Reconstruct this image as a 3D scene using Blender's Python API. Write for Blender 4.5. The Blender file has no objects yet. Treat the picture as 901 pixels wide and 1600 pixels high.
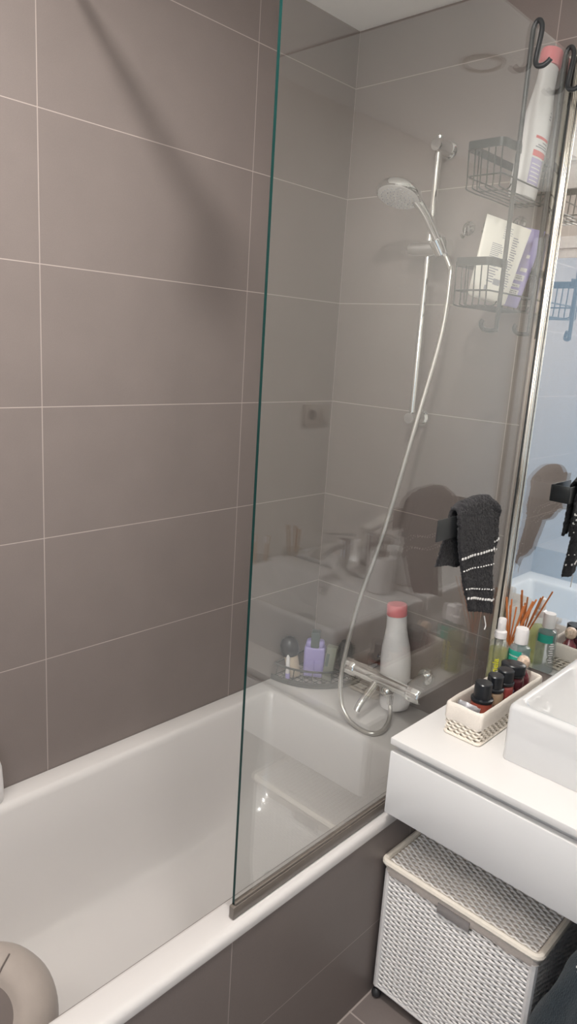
import bpy, bmesh, math, random
from mathutils import Vector, Matrix, noise
random.seed(7)
S = bpy.context.scene
COL = S.collection
PI = math.pi
FL = -0.03          # floor height
CE = 2.415          # ceiling height
XR = 1.76           # right wall
YB = -2.15          # rear wall
RIM = 0.469         # tub rim height
CT = 0.696          # counter top height

# ------------------------------------------------------------------ materials
def newmat(name):
    m = bpy.data.materials.new(name); m.use_nodes = True
    nt = m.node_tree
    b = nt.nodes['Principled BSDF']
    return m, nt, b

def mat(name, col, rough=.5, metal=0, coat=0, spec=.5, noise_amt=0, noise_scale=40, bump=0, bump_scale=200, sheen=0, trans=0, sub=0):
    m, nt, b = newmat(name)
    b.inputs['Base Color'].default_value = (*col, 1)
    b.inputs['Roughness'].default_value = rough
    b.inputs['Metallic'].default_value = metal
    b.inputs['Coat Weight'].default_value = coat
    b.inputs['Coat Roughness'].default_value = .05
    b.inputs['Specular IOR Level'].default_value = spec
    b.inputs['Sheen Weight'].default_value = sheen
    b.inputs['Transmission Weight'].default_value = trans
    tc = nt.nodes.new('ShaderNodeTexCoord')
    if noise_amt:
        n = nt.nodes.new('ShaderNodeTexNoise'); n.inputs['Scale'].default_value = noise_scale
        n.inputs['Detail'].default_value = 4
        nt.links.new(tc.outputs['Object'], n.inputs['Vector'])
        r = nt.nodes.new('ShaderNodeMapRange')
        r.inputs['To Min'].default_value = 1 - noise_amt; r.inputs['To Max'].default_value = 1 + noise_amt
        nt.links.new(n.outputs['Fac'], r.inputs['Value'])
        mx = nt.nodes.new('ShaderNodeVectorMath'); mx.operation = 'SCALE'
        mx.inputs[0].default_value = col
        nt.links.new(r.outputs['Result'], mx.inputs['Scale'])
        nt.links.new(mx.outputs['Vector'], b.inputs['Base Color'])
    if bump:
        n = nt.nodes.new('ShaderNodeTexNoise'); n.inputs['Scale'].default_value = bump_scale
        n.inputs['Detail'].default_value = 3
        nt.links.new(tc.outputs['Object'], n.inputs['Vector'])
        bp = nt.nodes.new('ShaderNodeBump'); bp.inputs['Strength'].default_value = bump
        bp.inputs['Distance'].default_value = .003
        nt.links.new(n.outputs['Fac'], bp.inputs['Height'])
        nt.links.new(bp.outputs['Normal'], b.inputs['Normal'])
    return m

def tile_mat(name, u, v, u0, v0, uw, vw, col, grout, gw=.0020, rough=.42):
    m, nt, b = newmat(name)
    N, L = nt.nodes, nt.links
    g = N.new('ShaderNodeNewGeometry'); sp = N.new('ShaderNodeSeparateXYZ'); L.new(g.outputs['Position'], sp.inputs[0])
    def line(ax, o, w):
        a = N.new('ShaderNodeMath'); a.operation = 'SUBTRACT'; L.new(sp.outputs[ax], a.inputs[0]); a.inputs[1].default_value = o
        p = N.new('ShaderNodeMath'); p.operation = 'PINGPONG'; L.new(a.outputs[0], p.inputs[0]); p.inputs[1].default_value = w / 2
        c = N.new('ShaderNodeMath'); c.operation = 'LESS_THAN'; L.new(p.outputs[0], c.inputs[0]); c.inputs[1].default_value = gw / 2
        return c
    a, c = line(u, u0, uw), line(v, v0, vw)
    mx = N.new('ShaderNodeMath'); mx.operation = 'MAXIMUM'; L.new(a.outputs[0], mx.inputs[0]); L.new(c.outputs[0], mx.inputs[1])
    n = N.new('ShaderNodeTexNoise'); n.inputs['Scale'].default_value = 9; n.inputs['Detail'].default_value = 8
    L.new(g.outputs['Position'], n.inputs['Vector'])
    n2 = N.new('ShaderNodeTexNoise'); n2.inputs['Scale'].default_value = 420; n2.inputs['Detail'].default_value = 2
    L.new(g.outputs['Position'], n2.inputs['Vector'])
    ad = N.new('ShaderNodeMath'); ad.operation = 'ADD'; L.new(n.outputs['Fac'], ad.inputs[0]); L.new(n2.outputs['Fac'], ad.inputs[1])
    r = N.new('ShaderNodeMapRange'); r.inputs['From Max'].default_value = 2; r.inputs['To Min'].default_value = .86; r.inputs['To Max'].default_value = 1.14
    L.new(ad.outputs[0], r.inputs['Value'])
    sc = N.new('ShaderNodeVectorMath'); sc.operation = 'SCALE'; sc.inputs[0].default_value = col; L.new(r.outputs['Result'], sc.inputs['Scale'])
    mc = N.new('ShaderNodeMix'); mc.data_type = 'RGBA'
    L.new(mx.outputs[0], mc.inputs['Factor']); L.new(sc.outputs['Vector'], mc.inputs['A']); mc.inputs['B'].default_value = (*grout, 1)
    L.new(mc.outputs['Result'], b.inputs['Base Color'])
    mr = N.new('ShaderNodeMapRange'); mr.inputs['To Min'].default_value = rough; mr.inputs['To Max'].default_value = .85
    L.new(mx.outputs[0], mr.inputs['Value']); L.new(mr.outputs['Result'], b.inputs['Roughness'])
    b.inputs['Specular IOR Level'].default_value = .4
    bp = N.new('ShaderNodeBump'); bp.invert = True; bp.inputs['Strength'].default_value = .4; bp.inputs['Distance'].default_value = .001
    L.new(mx.outputs[0], bp.inputs['Height']); L.new(bp.outputs['Normal'], b.inputs['Normal'])
    return m

def clear_mat(name, tint=(1, 1, 1), ior=1.5, rough=0.0, body=0.0, bodycol=(1, 1, 1)):
    """thin clear sheet: Fresnel mirror over straight-through transmission"""
    m = bpy.data.materials.new(name); m.use_nodes = True
    nt = m.node_tree; N, L = nt.nodes, nt.links; N.clear()
    out = N.new('ShaderNodeOutputMaterial')
    g = N.new('ShaderNodeNewGeometry')
    mi = N.new('ShaderNodeMix'); mi.inputs['A'].default_value = ior; mi.inputs['B'].default_value = 1 / ior
    L.new(g.outputs['Backfacing'], mi.inputs['Factor'])
    f = N.new('ShaderNodeFresnel'); L.new(mi.outputs['Result'], f.inputs['IOR'])
    t = N.new('ShaderNodeBsdfTransparent'); t.inputs['Color'].default_value = (*tint, 1)
    gl = N.new('ShaderNodeBsdfGlossy'); gl.inputs['Roughness'].default_value = rough; gl.inputs['Color'].default_value = (1, 1, 1, 1)
    src = t.outputs[0]
    if body:
        d = N.new('ShaderNodeBsdfDiffuse'); d.inputs['Color'].default_value = (*bodycol, 1)
        mb = N.new('ShaderNodeMixShader'); mb.inputs[0].default_value = body
        L.new(t.outputs[0], mb.inputs[1]); L.new(d.outputs[0], mb.inputs[2]); src = mb.outputs[0]
    mx = N.new('ShaderNodeMixShader'); L.new(f.outputs[0], mx.inputs[0]); L.new(src, mx.inputs[1]); L.new(gl.outputs[0], mx.inputs[2])
    L.new(mx.outputs[0], out.inputs[0])
    return m

def emit_mat(name, col, st):
    m = bpy.data.materials.new(name); m.use_nodes = True
    nt = m.node_tree; nt.nodes.clear()
    o = nt.nodes.new('ShaderNodeOutputMaterial'); e = nt.nodes.new('ShaderNodeEmission')
    e.inputs[0].default_value = (*col, 1); e.inputs[1].default_value = st
    nt.links.new(e.outputs[0], o.inputs[0]); return m

TILE = (.212, .179, .167); GROUT = (.43, .37, .34)
M = dict(
    tile_l=tile_mat('taupe_tile_left', 'Y', 'Z', -.393, .166, .6, .3, TILE, GROUT),
    tile_b=tile_mat('taupe_tile_back', 'X', 'Z', .0, .166, .6, .3, TILE, GROUT),
    tile_a=tile_mat('taupe_tile_apron', 'Y', 'Z', -.393, .178, .6, .3, TILE, GROUT),
    tile_f=tile_mat('taupe_tile_floor', 'X', 'Y', .685, -.583, .6, .6, TILE, GROUT, gw=.004),
    wallp=mat('cream_wall_paint', (.70, .67, .63), .6, noise_amt=.02, noise_scale=6),
    wallr=mat('greige_wall_paint', (.47, .43, .39), .6, noise_amt=.02, noise_scale=6),
    ceil=mat('white_ceiling_paint', (.86, .84, .81), .8, noise_amt=.015, noise_scale=12),
    acryl=mat('white_acrylic', (.665, .64, .625), .16, coat=.4, noise_amt=.01, noise_scale=3),
    ceram=mat('white_ceramic', (.67, .668, .668), .08, coat=.5, noise_amt=.008, noise_scale=5),
    lacq=mat('white_lacquer', (.78, .775, .77), .22, coat=.2, noise_amt=.008, noise_scale=5),
    lacqt=mat('white_counter_finish', (.76, .745, .73), .3, noise_amt=.008, noise_scale=5),
    chrome=mat('polished_chrome', (.82, .83, .82), .07, 1, noise_amt=.02, noise_scale=30),
    dchrome=mat('dark_chrome', (.26, .25, .245), .16, 1, noise_amt=.02, noise_scale=30),
    alu=mat('champagne_aluminium', (.80, .76, .68), .16, 1, noise_amt=.03, noise_scale=60),
    mirror=mat('mirror_silver', (.93, .95, .95), .0, 1),
    mirror_edge=mat('mirror_edge_green', (.10, .13, .12), .2),
    glass=clear_mat('clear_shower_glass', (.985, .995, .99), 1.60),
    gedge=mat('green_glass_edge', (.004, .034, .031), .30, spec=.25, noise_amt=.2, noise_scale=30),
    seal=mat('grey_seal_strip', (.17, .145, .125), .25, noise_amt=.1, noise_scale=40),
    gasket=mat('black_gasket', (.02, .022, .022), .4, noise_amt=.1),
    wire=mat('dark_grey_coated_wire', (.028, .032, .032), .35, noise_amt=.08),
    blackm=mat('matt_black_metal', (.024, .026, .028), .30, noise_amt=.1),
    hose=mat('silver_hose', (.62, .60, .56), .28, .75, noise_amt=.05, noise_scale=90),
    spray=mat('white_spray_face', (.62, .60, .58), .4, noise_amt=.03),
    dark=mat('dark_rubber', (.03, .03, .032), .5, noise_amt=.1),
    terry=mat('charcoal_terry', (.030, .029, .032), .95, spec=.15, bump=1.0, bump_scale=420, sheen=.12, noise_amt=.35, noise_scale=300),
    navy=mat('dark_teal_terry', (.020, .032, .042), .95, bump=1.0, bump_scale=300, sheen=.1, spec=.15, noise_amt=.3, noise_scale=120),
    stitch=mat('white_stitching', (.78, .76, .74), .7, noise_amt=.05),
    wicker=mat('white_painted_wicker', (.88, .85, .825), .55, noise_amt=.08, noise_scale=120),
    wickerc=mat('cream_painted_wicker', (.86, .79, .69), .55, noise_amt=.08, noise_scale=120),
    linen=mat('cream_linen_liner', (.70, .62, .555), .9, bump=.4, bump_scale=500, noise_amt=.06, noise_scale=200),
    linenw=mat('ivory_linen_liner', (.80, .735, .66), .9, bump=.4, bump_scale=500, noise_amt=.05, noise_scale=200),
    linend=mat('grey_lining_cloth', (.33, .30, .29), .9, noise_amt=.06, noise_scale=200),
    wplast=mat('white_plastic', (.80, .78, .78), .35, noise_amt=.015, noise_scale=20),
    cpaper=mat('cream_plastic_tube', (.80, .77, .70), .38, noise_amt=.02, noise_scale=20),
    pink=mat('coral_pink_cap', (.72, .17, .19), .4, noise_amt=.05, noise_scale=30),
    red=mat('red_print', (.70, .10, .10), .5, noise_amt=.05),
    lilac=mat('lilac_plastic', (.36, .31, .62), .35, noise_amt=.04, noise_scale=20),
    lilacp=mat('pale_purple_print', (.42, .37, .58), .5, noise_amt=.1, noise_scale=200),
    grey=mat('grey_print', (.30, .30, .33), .6, noise_amt=.2, noise_scale=300),
    blackp=mat('black_plastic_cap', (.012, .014, .018), .28, noise_amt=.1),
    dgreen=mat('grey_green_pump', (.075, .10, .095), .4, noise_amt=.1),
    olive=mat('olive_soap_box', (.20, .21, .16), .5, noise_amt=.1),
    beige=mat('beige_bottle', (.55, .45, .34), .5, noise_amt=.06),
    amber=mat('amber_red_perfume', (.26, .055, .035), .08, coat=1, noise_amt=.3, noise_scale=60),
    gold=mat('pale_gold_perfume', (.42, .30, .20), .08, coat=1, noise_amt=.2, noise_scale=60),
    rose=mat('rose_red_perfume', (.33, .06, .055), .08, coat=1, noise_amt=.3, noise_scale=60),
    plum=mat('dark_plum_perfume', (.075, .008, .016), .08, coat=1, noise_amt=.3, noise_scale=60),
    maroon=mat('maroon_perfume', (.19, .03, .045), .08, coat=1, noise_amt=.3, noise_scale=60),
    stopper=mat('glass_stopper_gold_flakes', (.62, .47, .36), .1, coat=1, noise_amt=.8, noise_scale=160),
    clear=clear_mat('clear_bottle_plastic', (.93, .94, .93), 1.45, .02, .10, (.7, .72, .72)),
    smoky=clear_mat('smoky_clear_bottle', (.86, .89, .90), 1.45, .02, .20, (.60, .63, .65)),
    liquid=clear_mat('yellow_green_liquid', (.90, .92, .62), 1.33, .02, .22, (.55, .55, .18)),
    teal=mat('teal_label', (.02, .36, .27), .45, noise_amt=.06, noise_scale=60),
    ytext=mat('yellow_lettering', (.62, .60, .03), .5, noise_amt=.03),
    reed=mat('orange_brown_reed', (.52, .17, .05), .7, noise_amt=.2, noise_scale=80),
    foil=mat('silver_foil_packet', (.36, .36, .38), .35, .4, bump=.6, bump_scale=60, noise_amt=.25, noise_scale=50),
    bamboo=mat('bamboo_brush', (.50, .27, .10), .6, noise_amt=.1),
    taupe=mat('taupe_grey_fabric', (.38, .33, .295), .9, bump=.3, bump_scale=60, noise_amt=.10, noise_scale=18, sheen=.2),
    tauped=mat('dark_taupe_fabric', (.15, .125, .115), .9, bump=.3, bump_scale=60, noise_amt=.10, noise_scale=18),
    socket=mat('beige_socket_plastic', (.50, .47, .42), .4, noise_amt=.03),
    door_pane=emit_mat('frosted_door_pane_daylight', (.62, .80, 1.0), 1.65),
    lamp=emit_mat('lamp_diffuser', (1.0, .92, .83), 8.0),
    fill_glow=emit_mat('added_globe_glow', (1.0, .95, .905), 46.0),  # glow of the two unseen globes added as fill
)

# ------------------------------------------------------------------ mesh building
class MB:
    def __init__(s): s.v = []; s.f = []; s.mi = []
    def add(s, vs, fs, mi=0):
        o = len(s.v); s.v += [tuple(v) for v in vs]
        for f in fs: s.f.append([i + o for i in f]); s.mi.append(mi)
        return s
    def box(s, a, b, bev=0, seg=2, mi=0):
        lo = [min(a[i], b[i]) for i in range(3)]; hi = [max(a[i], b[i]) for i in range(3)]
        bm = bmesh.new(); bmesh.ops.create_cube(bm, size=1)
        for v in bm.verts: v.co = Vector([(lo[i] + hi[i]) / 2 + v.co[i] * (hi[i] - lo[i]) for i in range(3)])
        if bev: bmesh.ops.bevel(bm, geom=list(bm.edges), offset=bev, segments=seg, profile=.5, affect='EDGES')
        s.bm(bm, mi); return s
    def bm(s, bm, mi=0):
        bm.verts.index_update()
        s.add([v.co for v in bm.verts], [[v.index for v in f.verts] for f in bm.faces], mi); bm.free(); return s
    def tube(s, pts, r, n=8, closed=False, cap=True, mi=0):
        P = [Vector(p) for p in pts]; m = len(P)
        rr = r if callable(r) else (lambda i: r[i] if isinstance(r, (list, tuple)) else r)
        T = []
        for i in range(m):
            a = P[i - 1] if (i or closed) else P[0]; b = P[(i + 1) % m] if (i < m - 1 or closed) else P[-1]
            t = (b - a); T.append(t.normalized() if t.length > 1e-9 else Vector((0, 0, 1)))
        up = Vector((0, 0, 1)) if abs(T[0].z) < .9 else Vector((1, 0, 0))
        nrm = (up - T[0] * up.dot(T[0])).normalized()
        vs = []
        for i in range(m):
            if i:
                nrm = nrm - T[i] * nrm.dot(T[i]); nrm = nrm.normalized() if nrm.length > 1e-6 else T[i].orthogonal().normalized()
            bn = T[i].cross(nrm)
            for k in range(n):
                a = 2 * PI * k / n
                vs.append(P[i] + (nrm * math.cos(a) + bn * math.sin(a)) * rr(i))
        fs = []
        for i in range(m if closed else m - 1):
            j = (i + 1) % m
            for k in range(n):
                l = (k + 1) % n; fs.append([i * n + k, i * n + l, j * n + l, j * n + k])
        if not closed and cap:
            fs.append([k for k in range(n)][::-1]); fs.append([(m - 1) * n + k for k in range(n)])
        s.add(vs, fs, mi); return s
    def lathe(s, prof, c=(0, 0, 0), n=28, sx=1, sy=1, mat4=None, mi=0, a0=0, a1=2 * PI):
        """prof: list of (r, z); closes with caps where r==0"""
        full = abs(a1 - a0 - 2 * PI) < 1e-6; cols = n if full else n + 1
        vs = []
        for (r, z) in prof:
            for k in range(cols):
                a = a0 + (a1 - a0) * k / n
                p = Vector((r * sx * math.cos(a), r * sy * math.sin(a), z))
                if mat4 is not None: p = mat4 @ p
                vs.append(p + Vector(c))
        fs = []
        for i in range(len(prof) - 1):
            for k in range(n):
                l = (k + 1) % cols
                q = [i * cols + k, i * cols + l, (i + 1) * cols + l, (i + 1) * cols + k]
                fs.append(q)
        if full:
            if prof[0][0] > 1e-6: fs.append([k for k in range(n)][::-1])
            if prof[-1][0] > 1e-6: fs.append([(len(prof) - 1) * cols + k for k in range(n)])
        s.add(vs, fs, mi); return s
    def rings(s, R, cap0=False, cap1=False, closed=True, mi=0):
        n = len(R[0]); vs = [p for r in R for p in r]; fs = []
        for i in range(len(R) - 1):
            for k in range(n if closed else n - 1):
                l = (k + 1) % n; fs.append([i * n + k, i * n + l, (i + 1) * n + l, (i + 1) * n + k])
        if cap0: fs.append(list(range(n))[::-1])
        if cap1: fs.append([(len(R) - 1) * n + k for k in range(n)])
        s.add(vs, fs, mi); return s
    def grid(s, fn, nu, nv, mi=0):
        vs = [fn(i / nu, j / nv) for i in range(nu + 1) for j in range(nv + 1)]
        fs = [[i * (nv + 1) + j, (i + 1) * (nv + 1) + j, (i + 1) * (nv + 1) + j + 1, i * (nv + 1) + j + 1] for i in range(nu) for j in range(nv)]
        s.add(vs, fs, mi); return s
    def xf(s, m4):
        s.v = [tuple(m4 @ Vector(v)) for v in s.v]; return s

def link_mesh(name, mb, mats, parent=None, smooth=True, ang=38, world=False, fixn=True):
    """world=True: vertices are in world space and are shifted to the parent's origin"""
    off = Vector((0, 0, 0))
    if world and parent is not None:
        q = parent
        while q is not None: off += q.location; q = q.parent
    me = bpy.data.meshes.new(name)
    me.from_pydata([tuple(Vector(v) - off) for v in mb.v], [], mb.f)
    ml = mats if isinstance(mats, (list, tuple)) else [mats]
    for m in ml: me.materials.append(m)
    for p, i in zip(me.polygons, mb.mi): p.material_index = i
    if fixn:
        bm = bmesh.new(); bm.from_mesh(me)
        bmesh.ops.remove_doubles(bm, verts=bm.verts, dist=1e-6)
        bmesh.ops.recalc_face_normals(bm, faces=bm.faces); bm.to_mesh(me); bm.free()
    if smooth:
        me.shade_smooth()
        me.set_sharp_from_angle(angle=math.radians(ang))
    o = bpy.data.objects.new(name, me); COL.objects.link(o)
    if parent is not None: o.parent = parent
    return o

def tag(o, label, cat, group=None, kind=None):
    o['label'] = label; o['category'] = cat
    if group: o['group'] = group
    if kind: o['kind'] = kind
    return o
def thing(name, label, cat, loc=(0, 0, 0), rot=(0, 0, 0), group=None):
    o = bpy.data.objects.new(name, None); COL.objects.link(o)
    o.empty_display_size = .05; o.location = loc; o.rotation_euler = rot
    return tag(o, label, cat, group)
def part(name, mb, m, parent, **k): return link_mesh(name, mb, m, parent, **k)
def wpart(name, mb, m, parent, **k): return link_mesh(name, mb, m, parent, world=True, **k)
def struct(name, mb, m, **k):
    o = link_mesh(name, mb, m, smooth=k.pop('smooth', False), **k); o['kind'] = 'structure'; return o
def copy_tree(o, parent=None):
    c = o.copy(); COL.objects.link(c)
    if parent is not None: c.parent = parent
    for ch in list(o.children): copy_tree(ch, c)
    return c
def smoothpath(pts, n=8, closed=False):
    P = [Vector(p) for p in pts]; out = []; m = len(P)
    rng = range(m if closed else m - 1)
    for i in rng:
        p0 = P[i - 1] if (i or closed) else P[0]; p1 = P[i]; p2 = P[(i + 1) % m]; p3 = P[(i + 2) % m] if (i + 2 < m or closed) else P[-1]
        for k in range(n):
            t = k / n
            out.append(.5 * ((2 * p1) + (-p0 + p2) * t + (2 * p0 - 5 * p1 + 4 * p2 - p3) * t * t + (-p0 + 3 * p1 - 3 * p2 + p3) * t ** 3))
    if not closed: out.append(P[-1])
    return out
def rrect(x0, x1, y0, y1, r, z, n=6, ns=8):
    pts = []
    cs = [(x1 - r, y1 - r, 0), (x0 + r, y1 - r, PI / 2), (x0 + r, y0 + r, PI), (x1 - r, y0 + r, 1.5 * PI)]
    for i, (cx, cy, a) in enumerate(cs):
        arc = [(cx + r * math.cos(a + PI / 2 * k / n), cy + r * math.sin(a + PI / 2 * k / n)) for k in range(n + 1)]
        pts += arc
        nx = cs[(i + 1) % 4]; b = (nx[0] + r * math.cos(nx[2]), nx[1] + r * math.sin(nx[2])); e = arc[-1]
        for k in range(1, ns): t = k / ns; pts.append((e[0] + (b[0] - e[0]) * t, e[1] + (b[1] - e[1]) * t))
    return [Vector((p[0], p[1], z)) for p in pts]

# ------------------------------------------------------------------ room shell
struct('floor', MB().box((-.1, YB - .1, FL - .1), (XR + .1, .1, FL)), M['tile_f'])
struct('ceiling', MB().box((-.1, YB - .1, CE), (XR + .1, .1, CE + .1)), M['ceil'])
struct('wall_left', MB().box((-.1, YB, FL), (0, .1, CE)), M['tile_l'])
struct('wall_back', MB().box((0, 0, FL), (XR, .1, CE)), M['tile_b'])
struct('wall_right', MB().box((XR, YB, FL), (XR + .1, .1, CE)), M['wallp'])
DX0, DX1, DZ = .92, 1.69, 2.13
w = MB().box((-.1, YB - .1, FL), (DX0, YB, CE)).box((DX1, YB - .1, FL), (XR + .1, YB, CE)).box((DX0, YB - .1, DZ), (DX1, YB, CE))
struct('wall_rear', w, M['wallr'])
d = struct('door_1', MB().box((DX0 + .012, YB - .055, FL + .004), (DX0 + .045, YB - .02, DZ - .01), .003).box((DX1 - .045, YB - .055, FL + .004), (DX1 - .012, YB - .02, DZ - .01), .003)
           .box((DX0 + .045, YB - .055, DZ - .055), (DX1 - .045, YB - .02, DZ - .01), .003).box((DX0 + .045, YB - .055, FL + .004), (DX1 - .045, YB - .02, FL + .09), .003), M['lacq'], smooth=True)
link_mesh('frosted_pane', MB().box((DX0 + .045, YB - .042, FL + .09), (DX1 - .045, YB - .034, DZ - .055)), M['door_pane'], d)
link_mesh('handle', MB().tube([(DX0 + .03, YB - .02, 1.0), (DX0 + .03, YB + .025, 1.0), (DX0 + .14, YB + .03, 1.0)], .008, 10), M['chrome'], d)
f = MB().box((DX0 - .05, YB, FL), (DX0 + .01, YB + .014, DZ + .05), .003).box((DX1 - .01, YB, FL), (DX1 + .05, YB + .014, DZ + .05), .003).box((DX0 + .01, YB, DZ - .01), (DX1 - .01, YB + .014, DZ + .05), .003)
struct('trim_2', f, M['lacq'], smooth=True)
# tiled front of the tub
struct('trim_1', MB().box((.60, -1.72, FL), (.682, 0, .445)), M['tile_a'])
# low wall at the far end of the tub (behind the view)
struct('wall_tub_end', MB().box((0, YB, FL), (.682, -1.724, .60)), M['tile_b'])

# ------------------------------------------------------------------ bathtub
tub = thing('bathtub', 'white acrylic bathtub built in along the taupe tiled wall', 'bathtub', (.342, -.86, RIM - .03))
R = []
X1, Y0 = .684, -1.72
R.append(rrect(.002, X1, Y0, -.002, .004, RIM - .0235))
R.append(rrect(.002, X1 + .0005, Y0, -.002, .005, RIM - .012))
R.append(rrect(.002, X1 - .003, Y0 + .003, -.003, .006, RIM - .004))
R.append(rrect(.002, X1 - .010, Y0 + .010, -.003, .010, RIM - .0005))
R.append(rrect(.004, X1 - .018, Y0 + .018, -.004, .015, RIM))
R.append(rrect(.052, .625, -1.607, -.255, .022, RIM))
R.append(rrect(.058, .619, -1.600, -.262, .022, RIM - .002))
R.append(rrect(.063, .614, -1.594, -.268, .022, RIM - .008))
R.append(rrect(.067, .611, -1.588, -.273, .024, RIM - .020))
R.append(rrect(.080, .604, -1.560, -.290, .035, RIM - .15))
R.append(rrect(.098, .590, -1.510, -.318, .06, RIM - .27))
R.append(rrect(.115, .575, -1.470, -.345, .09, RIM - .325))
R.append(rrect(.140, .552, -1.440, -.375, .10, RIM - .352))
R.append(rrect(.175, .520, -1.40, -.41, .10, RIM - .364))
R.append(rrect(.27, .43, -1.2, -.62, .05, RIM - .368))
b = MB().rings(R, cap1=True)
wpart('basin', b, M['acryl'], tub, ang=50)
dr = MB().lathe([(0, .004), (.022, .004), (.028, .002), (.028, 0)], (.35, -.52, RIM - .3665), 24)
wpart('drain', dr, M['chrome'], tub)

# ------------------------------------------------------------------ shower screen
GT = 2.216; GY = -.972; GX0, GX1 = .655, .661
scr = thing('shower_screen', 'clear glass shower screen with green edge standing on the tub rim', 'shower screen', (.658, -.48, RIM + .002))
vs = [(GX0, GY, .492), (GX1, GY, .492), (GX1, -.016, .492), (GX0, -.016, .492), (GX0, GY, GT), (GX1, GY, GT), (GX1, -.016, GT), (GX0, -.016, GT)]
g = MB()
g.add(vs, [[0, 4, 7, 3], [1, 2, 6, 5]], 0)
g.add(vs, [[4, 5, 6, 7]], 0)
g.add(vs, [[0, 1, 5, 4], [2, 3, 7, 6], [0, 3, 2, 1]], 1)
wpart('glass_pane', g, [M['glass'], M['gedge']], scr, smooth=False)
se = MB().box((.6530, GY - .006, RIM + .001), (.6655, -.03, RIM + .028), .002).box((.6545, GY, RIM + .028), (.6640, -.03, RIM + .034), .001)
wpart('bottom_seal', se, M['seal'], scr)
wp = MB().box((.6465, -.021, RIM + .003), (.6700, -.0005, GT + .004), .002).box((.6665, -.018, RIM + .006), (.6722, -.012, GT), .001).box((.6665, -.009, RIM + .006), (.6722, -.003, GT), .001)
prof = wpart('wall_profile', wp, M['alu'], scr)
wpart('gasket', MB().box((.6612, -.0250, RIM + .02), (.6650, -.0212, GT), .0008), M['gasket'], prof)
br = thing('support_bar', 'round chrome bar bracing the glass top edge to the left wall, just above view', 'support bar', (0, -.935, 2.236))
wpart('bar', MB().tube([(.006, -.935, 2.236), (.67, -.935, 2.236)], .011, 16), M['chrome'], br)
wpart('wall_flange', MB().lathe([(.024, 0), (.024, .006), (.018, .010), (.012, .012), (0, .012)], (0.0005, -.935, 2.236), 24, mat4=Matrix.Rotation(PI / 2, 4, 'Y')), M['chrome'], br)
wpart('glass_clamp', MB().box((.645, -.950, GT - .035), (.6545, -.920, GT + .03), .003).box((.6615, -.950, GT - .035), (.671, -.920, GT + .03), .003), M['chrome'], br)

# ------------------------------------------------------------------ mirror
mi_ = MB()
mx0, mx1, mz0, mz1 = .6735, XR - .012, .729, 2.408
vs = [(mx0, -.004, mz0), (mx1, -.004, mz0), (mx1, -.004, mz1), (mx0, -.004, mz1), (mx0, -.0005, mz0), (mx1, -.0005, mz0), (mx1, -.0005, mz1), (mx0, -.0005, mz1)]
mi_.add(vs, [[0, 1, 2, 3]], 0); mi_.add(vs, [[0, 4, 5, 1], [1, 5, 6, 2], [2, 6, 7, 3], [3, 7, 4, 0], [4, 7, 6, 5]], 1)
tag(link_mesh('wall_mirror', mi_, [M['mirror'], M['mirror_edge']], smooth=False), 'tall frameless wall mirror above the white vanity counter', 'mirror')

# ------------------------------------------------------------------ vanity
VX0, VX1, VY = .691, XR - .006, -.540
tag(link_mesh('countertop', MB().box((VX0, VY, CT - .016), (VX1, -.0005, CT), .0015), M['lacqt']), 'white vanity countertop slab under the square wash basin', 'countertop')
van = thing('vanity_cabinet', 'wall hung white vanity cabinet with one wide handleless drawer', 'vanity cabinet', (1.2, -.27, .51))
wpart('body', MB().box((VX0 + .004, VY + .030, .512), (VX1 - .004, -.001, CT - .0165), .0015), M['lacq'], van)
dw = wpart('drawer_front', MB().box((VX0 + .001, VY + .002, .507), (VX1 - .004, VY + .020, CT - .034), .002), M['lacq'], van)
wpart('inner_rail', MB().box((VX0 + .006, VY + .0235, CT - .045), (VX1 - .006, VY + .0295, CT - .0175), .0005), M['lacq'], van)

# ------------------------------------------------------------------ wash basin and tap
SX0, SX1, SY0, SY1 = .897, 1.443, -.425, -.012
bas = thing('wash_basin', 'white square ceramic wash basin sitting on the vanity counter', 'wash basin', (1.17, -.22, CT))
SZ = .826
R = [rrect(SX0 + .004, SX1 - .004, SY0 + .002, SY1 - .002, .010, CT + .0005), rrect(SX0 + .001, SX1 - .001, SY0 + .001, SY1 - .001, .012, CT + .004),
     rrect(SX0, SX1, SY0, SY1, .013, SZ - .012), rrect(SX0 + .002, SX1 - .002, SY0 + .002, SY1 - .002, .013, SZ - .005),
     rrect(SX0 + .006, SX1 - .006, SY0 + .006, SY1 - .006, .012, SZ - .001), rrect(SX0 + .010, SX1 - .010, SY0 + .010, SY1 - .010, .012, SZ),
     rrect(SX0 + .018, SX1 - .018, SY0 + .018, SY1 - .105, .03, SZ), rrect(SX0 + .022, SX1 - .022, SY0 + .022, SY1 - .110, .03, SZ - .003),
     rrect(SX0 + .028, SX1 - .028, SY0 + .028, SY1 - .114, .03, SZ - .012), rrect(SX0 + .07, SX1 - .07, SY0 + .06, SY1 - .125, .05, SZ - .065),
     rrect(SX0 + .13, SX1 - .13, SY0 + .10, SY1 - .14, .06, SZ - .088), rrect(SX0 + .24, SX1 - .24, SY0 + .165, SY1 - .185, .02, SZ - .093)]
wpart('bowl', MB().rings(R, cap0=True, cap1=True), M['ceram'], bas, ang=50)
wpart('drain', MB().lathe([(0, .005), (.028, .005), (.034, .003), (.035, 0)], (1.17, -.235, SZ - .093), 28), M['chrome'], bas)
wpart('overflow', MB().lathe([(0, .001), (.008, .001), (.008, .004), (.013, .004), (.013, 0)], (1.185, -.1335, SZ - .034), 20, mat4=Matrix.Rotation(PI / 2, 4, 'X')), M['chrome'], bas)
tap = thing('basin_tap', 'chrome waterfall tap with flat lever on the wash basin deck', 'tap', (1.17, -.07, SZ))
wpart('body', MB().box((1.148, -.094, SZ + .0005), (1.192, -.050, SZ + .133), .004), M['chrome'], tap)
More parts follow.
